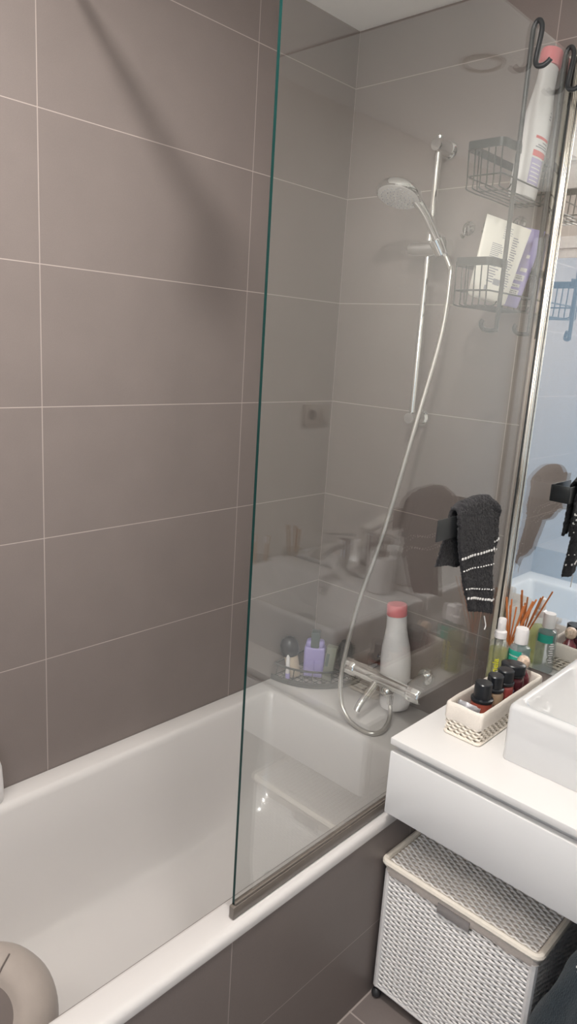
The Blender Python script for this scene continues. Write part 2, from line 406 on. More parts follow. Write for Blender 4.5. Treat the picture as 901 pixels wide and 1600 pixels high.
def spout(u, v):
    y = -.075 - .125 * v; z = SZ + .118 + .012 * math.sin(v * PI * .6) - .035 * v * v
    return (y, z)
sp = MB(); rg = []
for j in range(9):
    y, z = spout(0, j / 8); hw = .021 + .004 * j / 8; th = .014 - .007 * j / 8
    rg.append([Vector((1.17 - hw, y, z - th)), Vector((1.17 + hw, y, z - th)), Vector((1.17 + hw, y, z)), Vector((1.17 - hw, y, z))])
sp.rings(rg, True, True)
wpart('spout', sp, M['chrome'], tap)
lv = MB()
rg = []
for j in range(7):
    t = j / 6; y = -.045 - .135 * t; z = SZ + .148 + .022 * t; hw = .023; th = .010 - .005 * t
    rg.append([Vector((1.17 - hw, y, z - th)), Vector((1.17 + hw, y, z - th)), Vector((1.17 + hw, y, z)), Vector((1.17 - hw, y, z))])
lv.rings(rg, True, True)
wpart('lever', lv, M['chrome'], tap)

# on the basin deck, seen as a reflection in the glass
sd = thing('soap_dispenser', 'white ceramic dispenser with a dark pump on the basin deck, reflected in the glass', 'soap dispenser', (1.02, -.068, SZ + .0005))
part('body', MB().lathe([(0, 0), (.036, 0), (.040, .003), (.041, .10), (.038, .108), (.016, .110), (0, .110)], n=28), M['ceram'], sd)
part('pump', MB().lathe([(0, .108), (.016, .1095), (.016, .126), (.007, .128), (.007, .150), (.026, .152), (.026, .163), (0, .165)], n=20).box((-.009, -.062, .150), (.009, -.01, .162), .003), M['blackp'], sd)
tm = thing('tumbler', 'glass tumbler holding brushes beside the basin, faintly reflected in the glass', 'tumbler', (1.515, -.09, CT + .0005))
part('glass', MB().lathe([(0, 0), (.034, 0), (.037, .003), (.040, .115), (.0375, .115), (.034, .006), (0, .006)], n=28), M['clear'], tm)
for k, (dx, dy, lean) in enumerate([(-.012, .008, -.10), (.014, -.006, .12), (.002, -.016, .04)]):
    t = thing('toothbrush', ['bamboo toothbrush leaning left in the glass tumbler', 'bamboo toothbrush leaning right in the glass tumbler', 'bamboo toothbrush upright at the front of the glass tumbler'][k], 'toothbrush', (1.515 + dx, -.09 + dy, CT + .0075), (0, lean, 0), 'toothbrushes in the tumbler')
    part('handle', MB().tube([(0, 0, .005), (0, 0, .10), (0, 0, .165), (0, 0, .19)], [.005, .0045, .004, .0055], 10), M['bamboo'], t)
    part('bristles', MB().box((-.005, -.014, .165), (.005, -.004, .19), .002), M['wplast'], t)

# ------------------------------------------------------------------ ceiling fittings
dl = thing('ceiling_lamp', 'round recessed ceiling lamp over the bath mat side, just above the view', 'ceiling lamp', (.92, -1.10, CE))
part('bezel', MB().lathe([(.040, -.001), (.040, -.006), (.055, -.006), (.058, -.003), (.058, -.0005), (.040, -.0005)], n=36), M['lacq'], dl)
part('diffuser', MB().lathe([(0, -.003), (.0395, -.003), (.0395, -.001), (0, -.001)], n=36), M['lamp'], dl)
pl_ = thing('fill_globe', 'added fill globe on a short stem, unseen behind the camera by the door', 'ceiling lamp', (.98, -1.80, CE))  # invented source, added out of view to brighten the room and ceiling
part('ceiling_rose', MB().lathe([(0, -.012), (.045, -.012), (.050, -.006), (.050, -.0005), (0, -.0005)], n=32), M['chrome'], pl_)
part('stem', MB().tube([(0, 0, -.012), (0, 0, -.205)], .006, 10), M['chrome'], pl_)
part('globe', MB().lathe([(.02, -.205)] + [(.115 * math.sin(PI * (k + 2) / 22), -.318 + .115 * math.cos(PI * (k + 2) / 22)) for k in range(20)] + [(0, -.433)], n=32), M['fill_glow'], pl_)
sc_ = thing('fill_wall_globe', 'added fill globe on the rear wall beside the door, unseen behind the camera', 'fill light', (.70, YB, 1.60))  # invented source, added low behind the camera to light drawer and hamper fronts
wpart('back_plate', MB().lathe([(0, .012), (.045, .012), (.050, .006), (.050, .0005), (0, .0005)], (.70, YB, 1.60), 32, mat4=Matrix.Rotation(-PI / 2, 4, 'X')), M['chrome'], sc_)
wpart('arm', MB().tube([(.70, YB + .012, 1.60), (.70, YB + .10, 1.60)], .008, 12), M['chrome'], sc_)
wpart('globe', MB().lathe([(0, .08)] + [(.08 * math.sin(PI * k / 18), .08 * math.cos(PI * k / 18)) for k in range(1, 18)] + [(0, -.08)], (.70, YB + .178, 1.60), 28), M['fill_glow'], sc_)
cv = thing('ceiling_vent', 'round white ceiling fitting whose ring shows faintly reflected in the glass', 'ceiling fitting', (1.139, -.393, CE))
part('rim', MB().lathe([(.052, -.002), (.054, -.010), (.062, -.010), (.066, -.004), (.066, -.0005), (.052, -.0005)], n=40), M['socket'], cv)
part('cover', MB().lathe([(0, -.006), (.045, -.006), (.0515, -.003), (.0515, -.0005), (0, -.0005)], n=40), M['ceil'], cv)

# socket on the right wall, seen as a reflection
so = thing('wall_socket', 'beige double wall socket faintly reflected near the tiled corner', 'wall socket', (XR, -.445, 1.21))
wpart('plate', MB().box((XR - .010, -.522, 1.217), (XR - .0005, -.367, 1.303), .003), M['socket'], so)
wpart('socket_well', MB().lathe([(0, 0), (.018, 0), (.020, .003), (.020, .0005), (0.021, .0005)], (XR - .0105, -.41, 1.262), 24, mat4=Matrix.Rotation(-PI / 2, 4, 'Y')), M['gasket'], so)
wpart('switch', MB().box((XR - .015, -.505, 1.235), (XR - .0102, -.465, 1.285), .002), M['socket'], so)

# ------------------------------------------------------------------ shower rail, hand shower, hose, mixer
rl = thing('shower_rail', 'chrome riser rail fixed to the back wall inside the shower', 'shower rail', (.338, -.05, 1.33))
wpart('bar', MB().tube([(.338, -.05, 1.345), (.338, -.05, 2.085)], .0095, 18), M['chrome'], rl)
for z in (2.062, 1.352):
    m4 = Matrix.Rotation(PI / 2, 4, 'X')
    wpart('wall_bracket', MB().lathe([(0, 0), (.025, 0), (.026, .002), (.024, .006), (.019, .012), (.018, .060), (.015, .066), (0, .067)], (.338, -.0005, z), 28, mat4=m4), M['chrome'], rl)
sl = wpart('slider', MB().tube([(.283, -.055, 1.806), (.30, -.055, 1.806), (.405, -.055, 1.806)], [.017, .021, .021], 22), M['chrome'], rl)
wpart('holder_cup', MB().lathe([(.015, -.02), (.019, -.02), (.022, .02), (.017, .02), (.015, -.02)], (.392, -.083, 1.806), 22, mat4=Matrix.Rotation(.45, 4, 'X') @ Matrix.Rotation(-.3, 4, 'Y')), M['chrome'], sl)
H = Vector((.398, -.075, 1.797)); Hd = Vector((.346, -.19, 1.928))
hs = thing('hand_shower', 'round chrome hand shower with a pale spray face held on the riser rail', 'hand shower', H)
dv = (Hd - H); dn = dv.normalized()
nn = Vector((.03, -.36, -.93)).normalized()       # spray direction
he = Hd + Vector((.022, .016, -.012)); hv = he - H
wpart('handle', MB().tube(smoothpath([H - dn * .012, H + hv * .05, H + hv * .4, H + hv * .72, he + hv * .03 + Vector((-.006, -.004, -.004)), he + Vector((-.03, -.022, .006))], 3), lambda i: [.0105, .011, .0115, .012, .012, .012, .012, .0122, .0125, .013, .0138, .0146, .0155, .016, .0155, .013][min(i, 15)], 18), M['chrome'], hs)
q = Vector((0, 0, 1)).rotation_difference(nn).to_matrix().to_4x4()
hc = Hd + Vector((-.012, -.012, -.012))
wpart('head', MB().lathe([(0, -.026), (.020, -.026), (.045, -.021), (.056, -.010), (.059, .000), (.058, .006), (.0545, .008), (.0545, .006), (0, .006)], hc, 40, mat4=q), M['chrome'], hs)
fc = wpart('spray_face', MB().lathe([(0, .011), (.045, .0105), (.053, .0085), (.0535, .0065), (0, .0065)], hc, 40, mat4=q), M['spray'], hs)
nb = MB()
for ring, cnt in ((.010, 6), (.020, 12), (.031, 18), (.042, 24)):
    for k in range(cnt):
        a = 2 * PI * k / cnt + ring * 37
        nb.lathe([(0, .0125), (.0014, .0125), (.0016, .0100)], hc + q @ Vector((ring * math.cos(a), ring * math.sin(a), 0)), 6, mat4=q)
wpart('nozzles', nb, M['grey'], fc)

mx = thing('shower_mixer', 'chrome bath mixer bar on the back wall in front of the white bottle', 'mixer tap', (.378, -.125, .55))
MZ = .581; MY = -.125
wpart('body', MB().tube([(.282, MY, MZ), (.470, MY, MZ)], .0200, 24).lathe([(0, -.019), (.010, -.0165), (.0165, -.010), (.019, 0), (.0165, .010), (.010, .0165), (0, .019)], (.402, MY - .004, MZ - .026), 20), M['chrome'], mx)
for xa, xb in ((.238, .2815), (.4705, .516)):
    kn = MB(); npt = 40
    R = []
    for j, (t, r) in enumerate([(0, .020), (.08, .0235), (.85, .0235), (1, .019)]):
        R.append([Vector((xa + (xb - xa) * t, MY + (r + (.0012 if k % 4 < 2 else 0)) * math.cos(2 * PI * k / npt), MZ + (r + (.0012 if k % 4 < 2 else 0)) * math.sin(2 * PI * k / npt))) for k in range(npt)])
    wpart('control_knob', kn.rings(R, True, True), M['chrome'], mx)
for xu in (.298, .453):
    u = wpart('wall_union', MB().tube([(xu, -.012, MZ + .003), (xu, -.06, MZ + .003), (xu, MY + .002, MZ)], [.013, .013, .014], 16), M['chrome'], mx)
    wpart('cover_plate', MB().lathe([(0, 0), (.027, 0), (.028, .004), (.024, .012), (.014, .014), (0, .014)], (xu, -.0005, MZ + .003), 28, mat4=Matrix.Rotation(PI / 2, 4, 'X')), M['chrome'], u)
wpart('hose_outlet', MB().tube([(.412, MY - .004, MZ - .035), (.4165, MY - .006, MZ - .060)], [.011, .009], 14), M['chrome'], mx)
wpart('bath_spout', MB().tube(smoothpath([(.362, MY - .012, MZ - .012), (.361, MY - .040, MZ - .034), (.360, MY - .072, MZ - .056), (.359, MY - .088, MZ - .078)], 5), .0115, 16), M['chrome'], mx)
HP = [H - dn * .014, (.4165, -.062, 1.757), (.426, -.07, 1.736), (.431, -.09, 1.588), (.400, -.12, 1.349), (.357, -.16, 1.040), (.315, -.19, .824), (.295, -.215, .621), (.311, -.23, .528), (.352, -.242, .487), (.405, -.248, .477), (.440, -.240, .477), (.452, -.210, .480), (.440, -.165, .488), (.424, -.136, .502), (.417, MY - .006, MZ - .060)]
hp = smoothpath(HP, 14)
tag(link_mesh('shower_hose', MB().tube(hp, lambda i: .0062 + (.0006 if i % 2 else 0), 10), M['hose']), 'silver shower hose looping from the hand shower down to the mixer', 'shower hose', )

HK = [(.4235, 1.861, 'chrome suction hook on the back wall, nearest the riser rail'), (.484, 1.866, 'chrome suction hook on the back wall, middle of the row beside the cream tube'), (.566, 1.864, 'chrome suction hook on the back wall, behind the cream tube top')]
hk0 = None
for x, z, lab in HK:
    if hk0 is None:
        hk0 = thing('suction_hook', lab, 'hook', (x, -.0005, z), group='suction hooks on the back wall')
        m4 = Matrix.Rotation(PI / 2, 4, 'X')
        part('suction_cup', MB().lathe([(0, 0), (.018, 0), (.018, .002), (.012, .006), (.008, .012), (0, .013)], n=28, mat4=m4), M['dchrome'], hk0)
        part('hook', MB().tube(smoothpath([(0, -.012, .004), (0, -.018, -.004), (0, -.019, -.018), (0, -.026, -.026), (0, -.035, -.020)], 5), .003, 10), M['dchrome'], hk0)
    else:
        c = copy_tree(hk0); c.location = (x, -.0005, z); c['label'] = lab

# ------------------------------------------------------------------ hanging caddy on the glass
cd = thing('shower_caddy', 'dark grey two tier wire caddy hooked over the top of the shower glass', 'shower caddy', (.6, -.13, 1.59))
for yb in (-.212, -.046):
    pth = [(.6300, yb - .030, 1.612), (.6265, yb - .032, 1.604), (.6300, yb - .022, 1.592), (.6475, yb - .004, 1.592), (.6495, yb, 1.612), (.6495, yb, 1.80), (.6495, yb, 2.05), (.6490, yb, 2.19), (.6500, yb, 2.212), (.6560, yb, 2.2235), (.6640, yb, 2.2215), (.6690, yb, 2.205), (.6665, yb - .004, 2.16), (.6668, yb - .006, 2.142), (.6740, yb - .008, 2.1330), (.6860, yb - .008, 2.1320), (.6960, yb - .008, 2.1370), (.7010, yb - .008, 2.1420)]
    pth = [(x, y, z + .004) for x, y, z in pth]
    wpart('hook_bar', MB().tube(smoothpath(pth, 6), .0054, 12), M['blackm'], cd)
def wire_basket(zt, depth, parent, lower):
    y0, y1, x0, x1 = -.268, -.012, .552, .645
    bk = MB()
    # flat band: from the near bar round the near, inner and far sides to the far bar, open along the glass
    def corner(cx, cy, a0): return [(cx + .014 * math.cos(a0 - PI / 2 * k / 5), cy + .014 * math.sin(a0 - PI / 2 * k / 5)) for k in range(6)]
    rr = [(x1, -.188), (x1, -.22)] + corner(x1 - .014, y0 + .014, 0) + corner(x0 + .014, y0 + .014, -PI / 2) + corner(x0 + .014, y1 - .014, PI) + corner(x1 - .014, y1 - .014, PI / 2) + [(x1, -.036), (x1, -.060)]
    rr = [Vector((a_, b_, 0)) for a_, b_ in rr]
    R = []
    for (o, z) in ((0, zt - .009), (0, zt + .009), (.0022, zt + .009), (.0022, zt - .009), (0, zt - .009)):
        R.append([Vector((p.x + (.6 - p.x) * o / .05, p.y + (-.14 - p.y) * o / .12, z)) for p in rr])
    bk.rings(R, closed=False)
    b = wpart('basket', bk, M['wire'], parent)
    wm = MB(); zb = zt - depth; ins = .010; r = .0017
    # wires across the basket, down the long sides and under the floor
    for k in range(6):
        x = x0 + .006 + (x1 - x0 - .012) * k / 5
        wm.tube(smoothpath([(x, y0 + .0035, zt), (x, y0 + ins, zb + .012), (x, y0 + ins + .008, zb - .003), (x, -.14, zb - .003), (x, y1 - ins - .006, zb - .003), (x, y1 - ins, zb + .012), (x, y1 - .0035, zt)], 3), r, 6)
    for k in range(2):
        y = -.215 + .165 * k
        wm.tube(smoothpath([(x0 + .0035, y, zt), (x0 + ins * .7, y, zb + .012), (x0 + ins + .006, y, zb), (.6, y, zb), (x1 - .010, y, zb), (x1 - .0015, y, zb + .010)], 3), r, 6)
    rl_ = rrect(x0 + .006, x1 - .001, y0 + .008, y1 - .008, .008, zt - .062, 4, 4)
    wm.tube(rl_, .0019, 6, closed=True)
    wpart('wires', wm, M['wire'], b)
    for yb in (-.212, -.046):
        wpart('clip', MB().box((.6445, yb - .008, zt - .010), (.6532, yb + .008, zt + .010), .002), M['wire'], b)
wire_basket(1.986, .086, cd, False)
wire_basket(1.742, .092, cd, True)

# ------------------------------------------------------------------ bottles with coral caps
def big_bottle(label, loc, rot, sx, sy, printed):
    b = thing('gel_bottle', label, 'bottle', loc, rot)
    prof = [(0, .0), (.036, .0), (.043, .003), (.046, .012), (.047, .05), (.0465, .15), (.043, .19), (.036, .225), (.031, .255), (.030, .288), (.0310, .292), (0, .292)]
    bd = part('body', MB().lathe(prof, n=36, sx=sx, sy=sy), M['wplast'], b)
    part('cap', MB().lathe([(0, .2925), (.0295, .2925), (.0305, .295), (.0305, .322), (.028, .327), (0, .329)], n=32, sx=max(sx, .8), sy=1), M['pink'], b)
    if printed:
        # printed panel on the side facing the bathroom (+x, towards the room)
        def wrapd(z0, z1, a0, a1, m, nm, e=.0006):
            def rad(z):
                for (r0, za), (r1, zb) in zip(prof[3:], prof[4:]):
                    if za <= z <= zb: return r0 + (r1 - r0) * (z - za) / (zb - za)
                return .04
            mb = MB()
            mb.grid(lambda u, v: ((rad(z0 + (z1 - z0) * v) + e) * sx * math.cos(a0 + (a1 - a0) * u), (rad(z0 + (z1 - z0) * v) + e) * sy * math.sin(a0 + (a1 - a0) * u), z0 + (z1 - z0) * v), 10, 4)
            o = part(nm, mb, m, bd, fixn=False)
            return o
        A0, A1 = -.75, .32
        wrapd(.128, .134, A0, A1, M['red'], 'red_print')
        wrapd(.090, .103, A0, A1, M['red'], 'red_print')
        wrapd(.030, .086, A0, A1 - .15, M['lilacp'], 'lilac_print')
        for k, (z, c, d_) in enumerate([(.121, -.2, .25), (.114, -.5, .25), (.109, -.65, .30), (.176, .0, .22), (.182, .02, .2), (.190, .06, .18)]):
            wrapd(z, z + .0028, c, d_, M['grey'], 'small_print')
        for k in range(5):
            wrapd(.036 + .009 * k, .0385 + .009 * k, A0 + .08, A1 - .3, M['wplast'], 'small_print', .0009)
    return b
big_bottle('tall white bottle with coral pink cap standing on the tub ledge', (.384, -.054, RIM + .0042), (0, -.085, 0), 1, .98, False)
big_bottle('tall white bottle with coral pink cap leaning in the upper caddy basket', (.602, -.078, 1.9035), (-.10, .045, 0), .62, 1, True)

# ------------------------------------------------------------------ flat tubes in the lower basket
def squeeze_tube(name, label, loc, rot, w0, w1, h, t0, body, deco):
    o = thing(name, label, 'tube', loc, rot)
    mb = MB(); R = []; n = 24
    for (z, wf, tf) in [(0, .9, .75), (.004, 1, 1), (h * .25, 1, .95), (h * .6, 1, .6), (h * .88, 1, .22), (h * .93, 1, .10), (h, 1, .10)]:
        wd = (w0 + (w1 - w0) * z / h) * wf / 2; th = max(t0 * tf, .0012) / 2
        R.append([Vector((math.copysign(abs(math.cos(2 * PI * k / n)) ** .8, math.cos(2 * PI * k / n)) * wd, math.copysign(abs(math.sin(2 * PI * k / n)) ** .9, math.sin(2 * PI * k / n)) * th, z)) for k in range(n)])
    bd = part('body', mb.rings(R, True, True), body, o, ang=60)
    def surf(x, z):
        wd = (w0 + (w1 - w0) * z / h) / 2
        ks = [(0, 1), (h * .25, .95), (h * .6, .6), (h * .88, .22), (h * .93, .10), (h, .10)]
        tf = .1
        for (za, a), (zb, b2) in zip(ks, ks[1:]):
            if za <= z <= zb: tf = a + (b2 - a) * (z - za) / (zb - za)
        c = min(abs(x) / wd, .999) ; ca = c ** (1 / .8); sa = math.sqrt(max(0, 1 - ca * ca))
        return -(t0 * tf / 2 * sa ** .9 + .0005)
    for nm, m, rects in deco:
        g2 = MB()
        for (xa, xb, za, zb) in rects:
            g2.grid(lambda u, v: (xa + (xb - xa) * u, surf(xa + (xb - xa) * u, za + (zb - za) * v), za + (zb - za) * v), 6, 3)
        part(nm, g2, m, bd, fixn=False)
    return o
rnd = random.Random(3)
lines = []
for k in range(11): lines.append((-.030, -.030 + .022 + .014 * rnd.random(), .125 - .0042 * k, .1268 - .0042 * k))
for k in range(22): lines.append((.020, .020 + .008 + .010 * rnd.random(), .150 - .0055 * k, .1525 - .0055 * k))
for k in range(6): lines.append((-.008, .010 + .006 * rnd.random(), .168 - .005 * k, .1696 - .005 * k))
for k in range(7): lines.append((-.022, -.022 + .012 + .012 * rnd.random(), .075 - .006 * k, .0778 - .006 * k))
lines += [(-.022, -.014, .020, .030), (.0, .008, .078, .088), (-.004, .014, .036, .050)]
squeeze_tube('cream_tube', 'wide cream white tube with small grey print in the lower caddy basket', (.588, -.163, 1.6660), (0, .20, .99), .100, .122, .183, .028, M['cpaper'], [('small_print', M['grey'], lines)])
lab = [(-.012, .014, .03, .042), (-.016, .012, .048, .056), (-.008, .016, .064, .078), (.0, .016, .086, .095)]
rg = [(.004, .012, .118, .126)]
squeeze_tube('lilac_tube', 'lilac purple tube with white label patches behind the cream tube', (.590, -.050, 1.6600), (0, .21, .25), .044, .054, .186, .022, M['lilac'], [('white_label', M['wplast'], lab + rg), ('small_print', M['grey'], [(-.010, .010, .0325, .035), (-.010, .010, .037, .0395), (-.012, .008, .050, .0525), (-.004, .012, .068, .071), (-.004, .010, .073, .0755)])])

# ------------------------------------------------------------------ corner basket on the tub ledge
cb = thing('corner_basket', 'dark wire corner basket standing on the tub ledge', 'corner basket', (.09, -.09, RIM + .001))
def qarc(r, z, n=20, bulge=0):
    return [(.006 + r * math.cos(a), -.006 - r * math.sin(a), z) for a in [PI / 2 * k / n for k in range(n + 1)]]
lo = qarc(.205, RIM + .010)
mb = MB().tube([(.006, -.006, RIM + .010)] + lo, .0022, 6, closed=True)
for a_, b_ in zip(lo, lo[1:]):
    d0 = Vector((a_[0], a_[1], 0)); 
R = []
for (dr_, z) in ((0, RIM + .002), (0, RIM + .020), (-.003, RIM + .020), (-.003, RIM + .002), (0, RIM + .002)):
    R.append([Vector(p) for p in qarc(.206 + dr_, z)])
mb.rings(R, closed=False)
wpart('lower_band', mb, M['wire'], cb)
up = qarc(.192, RIM + .052)
wpart('upper_rail', MB().tube(up, .0036, 8).tube([(.006, -.198, RIM + .052), (.006, -.006, RIM + .058), (.198, -.006, RIM + .052)], .0028, 8), M['wire'], cb)
mb = MB()
for k in range(1, 20, 2):
    a = PI / 2 * k / 20
    mb.tube([(.006 + .192 * math.cos(a), -.006 - .192 * math.sin(a), RIM + .052), (.006 + .203 * math.cos(a), -.006 - .203 * math.sin(a), RIM + .010)], .0015, 6)
for k in range(1, 10):
    x = .02 * k
    e = math.sqrt(max(0, .203 ** 2 - x * x))
    mb.tube([(.006 + x, -.008, RIM + .0085), (.006 + x, -.006 - e, RIM + .0085)], .0014, 6)
    mb.tube([(.008, -.006 - x, RIM + .0058), (.006 + e, -.006 - x, RIM + .0058)], .0014, 6)
wpart('wires', mb, M['wire'], cb)
BZ = RIM + .0105
# lilac bottle
lb = thing('lotion_bottle', 'square lilac bottle with grey green cap in the corner basket', 'bottle', (.089, -.098, BZ), (0, 0, .62))
bd = part('body', MB().box((-.034, -.022, 0), (.034, .022, .105), .008, 3).box((-.030, -.019, .10), (.030, .019, .125), .010, 3), M['lilac'], lb)
part('panel', MB().box((-.024, -.0232, .012), (.000, -.0215, .062), .002).box((.003, -.0232, .012), (.024, -.0215, .062), .002), M['lilac'], bd)
part('cap', MB().box((-.014, -.024, .104), (.014, .010, .158), .004), M['dgreen'], lb)
# beige bottle, black domed cap
bb = thing('lotion_bottle', 'beige bottle with big black domed cap at the left of the corner basket', 'bottle', (.050, -.148, BZ), (.04, -.22, .3))
part('body', MB().lathe([(0, 0), (.019, 0), (.021, .003), (.0225, .065), (.021, .070), (0, .071)], n=28), M['beige'], bb)
part('cap', MB().lathe([(0, .0715), (.024, .0715), (.028, .076), (.031, .092), (.029, .112), (.020, .128), (.008, .134), (0, .135)], n=28), M['blackp'], bb)
# white razor handle
rz = thing('razor', 'slim white and lilac stick at the left end of the corner basket', 'razor', (.052, -.182, BZ), (-.05, -.10, .2))
part('handle', MB().tube([(0, 0, 0), (0, 0, .03), (.002, 0, .07), (.004, .001, .092)], [.007, .007, .006, .002], 10), M['wplast'], rz)
part('foot', MB().tube([(0, 0, .0004), (0, 0, .018)], .0078, 10), M['lilac'], rz)
# olive box
ob = thing('soap_box', 'slanting olive green box between the lilac bottle and the black brush', 'box', (.1385, -.087, BZ), (0, .10, .5))
bx = part('carton', MB().box((-.016, -.014, .002), (.016, .014, .118), .002), M['olive'], ob)
part('label', MB().box((-.013, -.0147, .05), (-.004, -.0138, .095), .0003), M['dgreen'], bx)
# black brush
bk = thing('hair_brush', 'round black bristle brush standing at the right of the corner basket', 'brush', (.166, -.042, BZ), (0, .04, 0))
bk.scale = (1.05, 1.05, 1.08)
part('head', MB().lathe([(0, .03), (.012, .034), (.021, .055), (.024, .08), (.022, .105), (.014, .122), (0, .127)], n=24), M['dark'], bk)
br_ = MB()
for i in range(9):
    for k in range(14):
        z = .045 + .008 * i; a = 2 * PI * (k + .5 * (i % 2)) / 14; r = .0215
        br_.tube([(r * .8 * math.cos(a), r * .8 * math.sin(a), z), (r * 1.35 * math.cos(a), r * 1.35 * math.sin(a), z)], .0007, 4)
part('bristles', br_, M['blackp'], bk)
part('handle', MB().tube([(0, 0, 0), (0, 0, .018), (0, 0, .034)], [.008, .007, .010], 12), M['blackp'], bk)

# ------------------------------------------------------------------ towel holder and towel on the glass
th = thing('towel_holder', 'flat black towel holder stuck on the outer face of the shower glass', 'towel holder', (.662, -.34, 1.14))
wpart('front_bar', MB().box((.7155, -.487, 1.146), (.7185, -.210, 1.194), .0008), M['blackm'], th)
wpart('back_plate', MB().box((.6618, -.345, 1.146), (.6650, -.210, 1.194), .0008), M['blackm'], th)
wpart('arm', MB().box((.6652, -.2135, 1.146), (.7153, -.2105, 1.194), .0005), M['blackm'], th)
LO = [(1.205, -.428), (1.150, -.419), (1.089, -.400), (1.023, -.371), (.961, -.337), (.90, -.325)]
HI = [(1.217, -.255), (1.184, -.238), (1.105, -.233), (1.045, -.240), (.920, -.215), (.90, -.21)]
def lerp_tab(tab, z):
    if z >= tab[0][0]: return tab[0][1]
    for (za, a), (zb, b) in zip(tab, tab[1:]):
        if zb <= z <= za: return a + (b - a) * (za - z) / (za - zb)
    return tab[-1][1]
LIN = [(1.20, -.418), (1.145, -.430), (1.08, -.455), (.9, -.475)]; HIN = [(1.21, -.250), (1.0, -.228), (.9, -.225)]
def towel(u, v, nap=1):
    # v 0..1 : inner hem -> over the bar -> outer hem
    top = 1.218 + .010 * math.sin(u * PI) - .012 * max(0, u - .8) / .2 - .008 * max(0, .12 - u) / .12
    hem_in = 1.082 - .030 * u + .004 * math.sin(u * 11)
    hem_out = .962 - .038 * u
    if u > .80: hem_out = hem_out + (1.050 - hem_out) * min(1, (u - .80) / .03)
    va, vb = .40, .52
    if v < va:
        t = v / va; z = hem_in + (top - .018 - hem_in) * t; x = .7045 + .003 * math.sin(u * 9) * (1 - t)
        w = 0
    elif v < vb:
        t = (v - va) / (vb - va); a = PI * (1 - t)
        z = top - .018 + .018 * math.sin(a); x = .7180 + .0135 * math.cos(a); w = t
    else:
        t = (v - vb) / (1 - vb); z = top - .018 + (hem_out - top + .018) * t; w = 1
        x = .7315 + .004 * math.sin(u * 13 + 1.0) * t + .006 * math.sin(u * PI) * t
        if u > .80: x -= .010 * min(1, (u - .80) / .04) * t ** .6
        x += .010 * math.exp(-((u - .70) / .07) ** 2) * t ** .7 - .006 * math.exp(-((u - .79) / .03) ** 2) * t ** .5
    yi = lerp_tab(LIN, z) + (lerp_tab(HIN, z) - lerp_tab(LIN, z)) * u
    uo = min(u / .83, 1.0) if w else u
    if u > .80: uo_r = .74 + (u - .80) / .20 * .36
    else: uo_r = u / .80 * .95
    yo = lerp_tab(LO, z) + (lerp_tab(HI, z) - lerp_tab(LO, z)) * min(uo_r, 1.02)
    tw = 0 if v < va else (1 if v > vb else (v - va) / (vb - va))
    blend = tw if v <= vb else 1
    # ease into gathered outer layer
    if v > vb:
        t = (v - vb) / (1 - vb); k = min(1, t / .5); yo2 = lerp_tab(LO, z) + (lerp_tab(HI, z) - lerp_tab(LO, z)) * u
        yo = yo2 + (yo - yo2) * k
    else:
        yo = lerp_tab(LO, z) + (lerp_tab(HI, z) - lerp_tab(LO, z)) * u
    y = yi + (yo - yi) * blend
    nz_ = noise.noise(Vector((u * 5, v * 7, 3.1))) * .003
    tn = nap * noise.noise(Vector((y * 330, z * 330, x * 60))) * .0022 + nap * noise.noise(Vector((y * 160, z * 160, 7))) * .0016
    return (x + nz_ + tn, y + tn * .4, z + tn * (1 if .38 < v < .54 else .2))
twl = thing('hand_towel', 'charcoal terry hand towel with dotted white bands hung on the glass', 'towel', (.72, -.34, .93))
tm_ = MB().grid(towel, 130, 230)
to = wpart('cloth', tm_, M['terry'], twl, ang=80)
md = to.modifiers.new('thick', 'SOLIDIFY'); md.thickness = .007; md.offset = 0
st = MB()
def tow_n(u, v):
    e = .004; a = Vector(towel(min(u + e, 1), v, 0)) - Vector(towel(max(u - e, 0), v, 0)); b = Vector(towel(u, min(v + e, 1), 0)) - Vector(towel(u, max(v - e, 0), 0))
    n_ = a.cross(b).normalized(); return n_ if n_.x > 0 else -n_
def zv(u, z):    # v on the outer layer for height z
    lo_, hi_ = .53, 1.0
    for _ in range(30):
        m_ = (lo_ + hi_) / 2
        if towel(u, m_, 0)[2] > z: lo_ = m_
        else: hi_ = m_
    return lo_
bands = MB(); bands2 = MB()
for bi, (za, zb_) in enumerate([(1.098, 1.098), (1.068, 1.062), (1.022, .996), (.998, .967)]):
    for k in range(14):
        u = .02 + .76 * k / 13; z = za + (zb_ - za) * k / 13
        v = zv(u, z)
        if v > .985: continue
        p = Vector(towel(u, v, 0)); n_ = tow_n(u, v); n_.x = max(n_.x, .3); p = p + n_ * .0042
        s_ = .0027 if bi in (0, 3) else .0016; w_y = .0033 if bi in (0, 3) else .0024
        bands.box(p - Vector((.0016, w_y, s_)), p + Vector((.0016, w_y, s_)), .0012, 2)
for (za, m2) in ((1.108, .0022), (1.082, .0014)):
    for k in range(6):
        u = .85 + .14 * k / 5
        v = zv(u, za + .002 * k)
        p = Vector(towel(u, v, 0)) + Vector((.0045, 0, 0))
        bands.box(p - Vector((.0012, .0022, m2)), p + Vector((.0012, .0022, m2)), .0006, 1)
for (dz) in (.018, .045):
    for k in range(20):
        u = .02 + .96 * k / 19
        v = dz / .13 * .4
        p = Vector(towel(u, v)) + Vector((-.0042, 0, 0))
        bands.box(p - Vector((.0010, .0018, .0016)), p + Vector((.0010, .0018, .0016)), .0005, 1)
wpart('stitching', bands, M['stitch'], to)
wpart('hanging_loop', MB().tube(smoothpath([(.741, -.268, .934), (.742, -.262, .920), (.743, -.258, .908), (.742, -.260, .898)], 4), .0015, 6), M['stitch'], to)

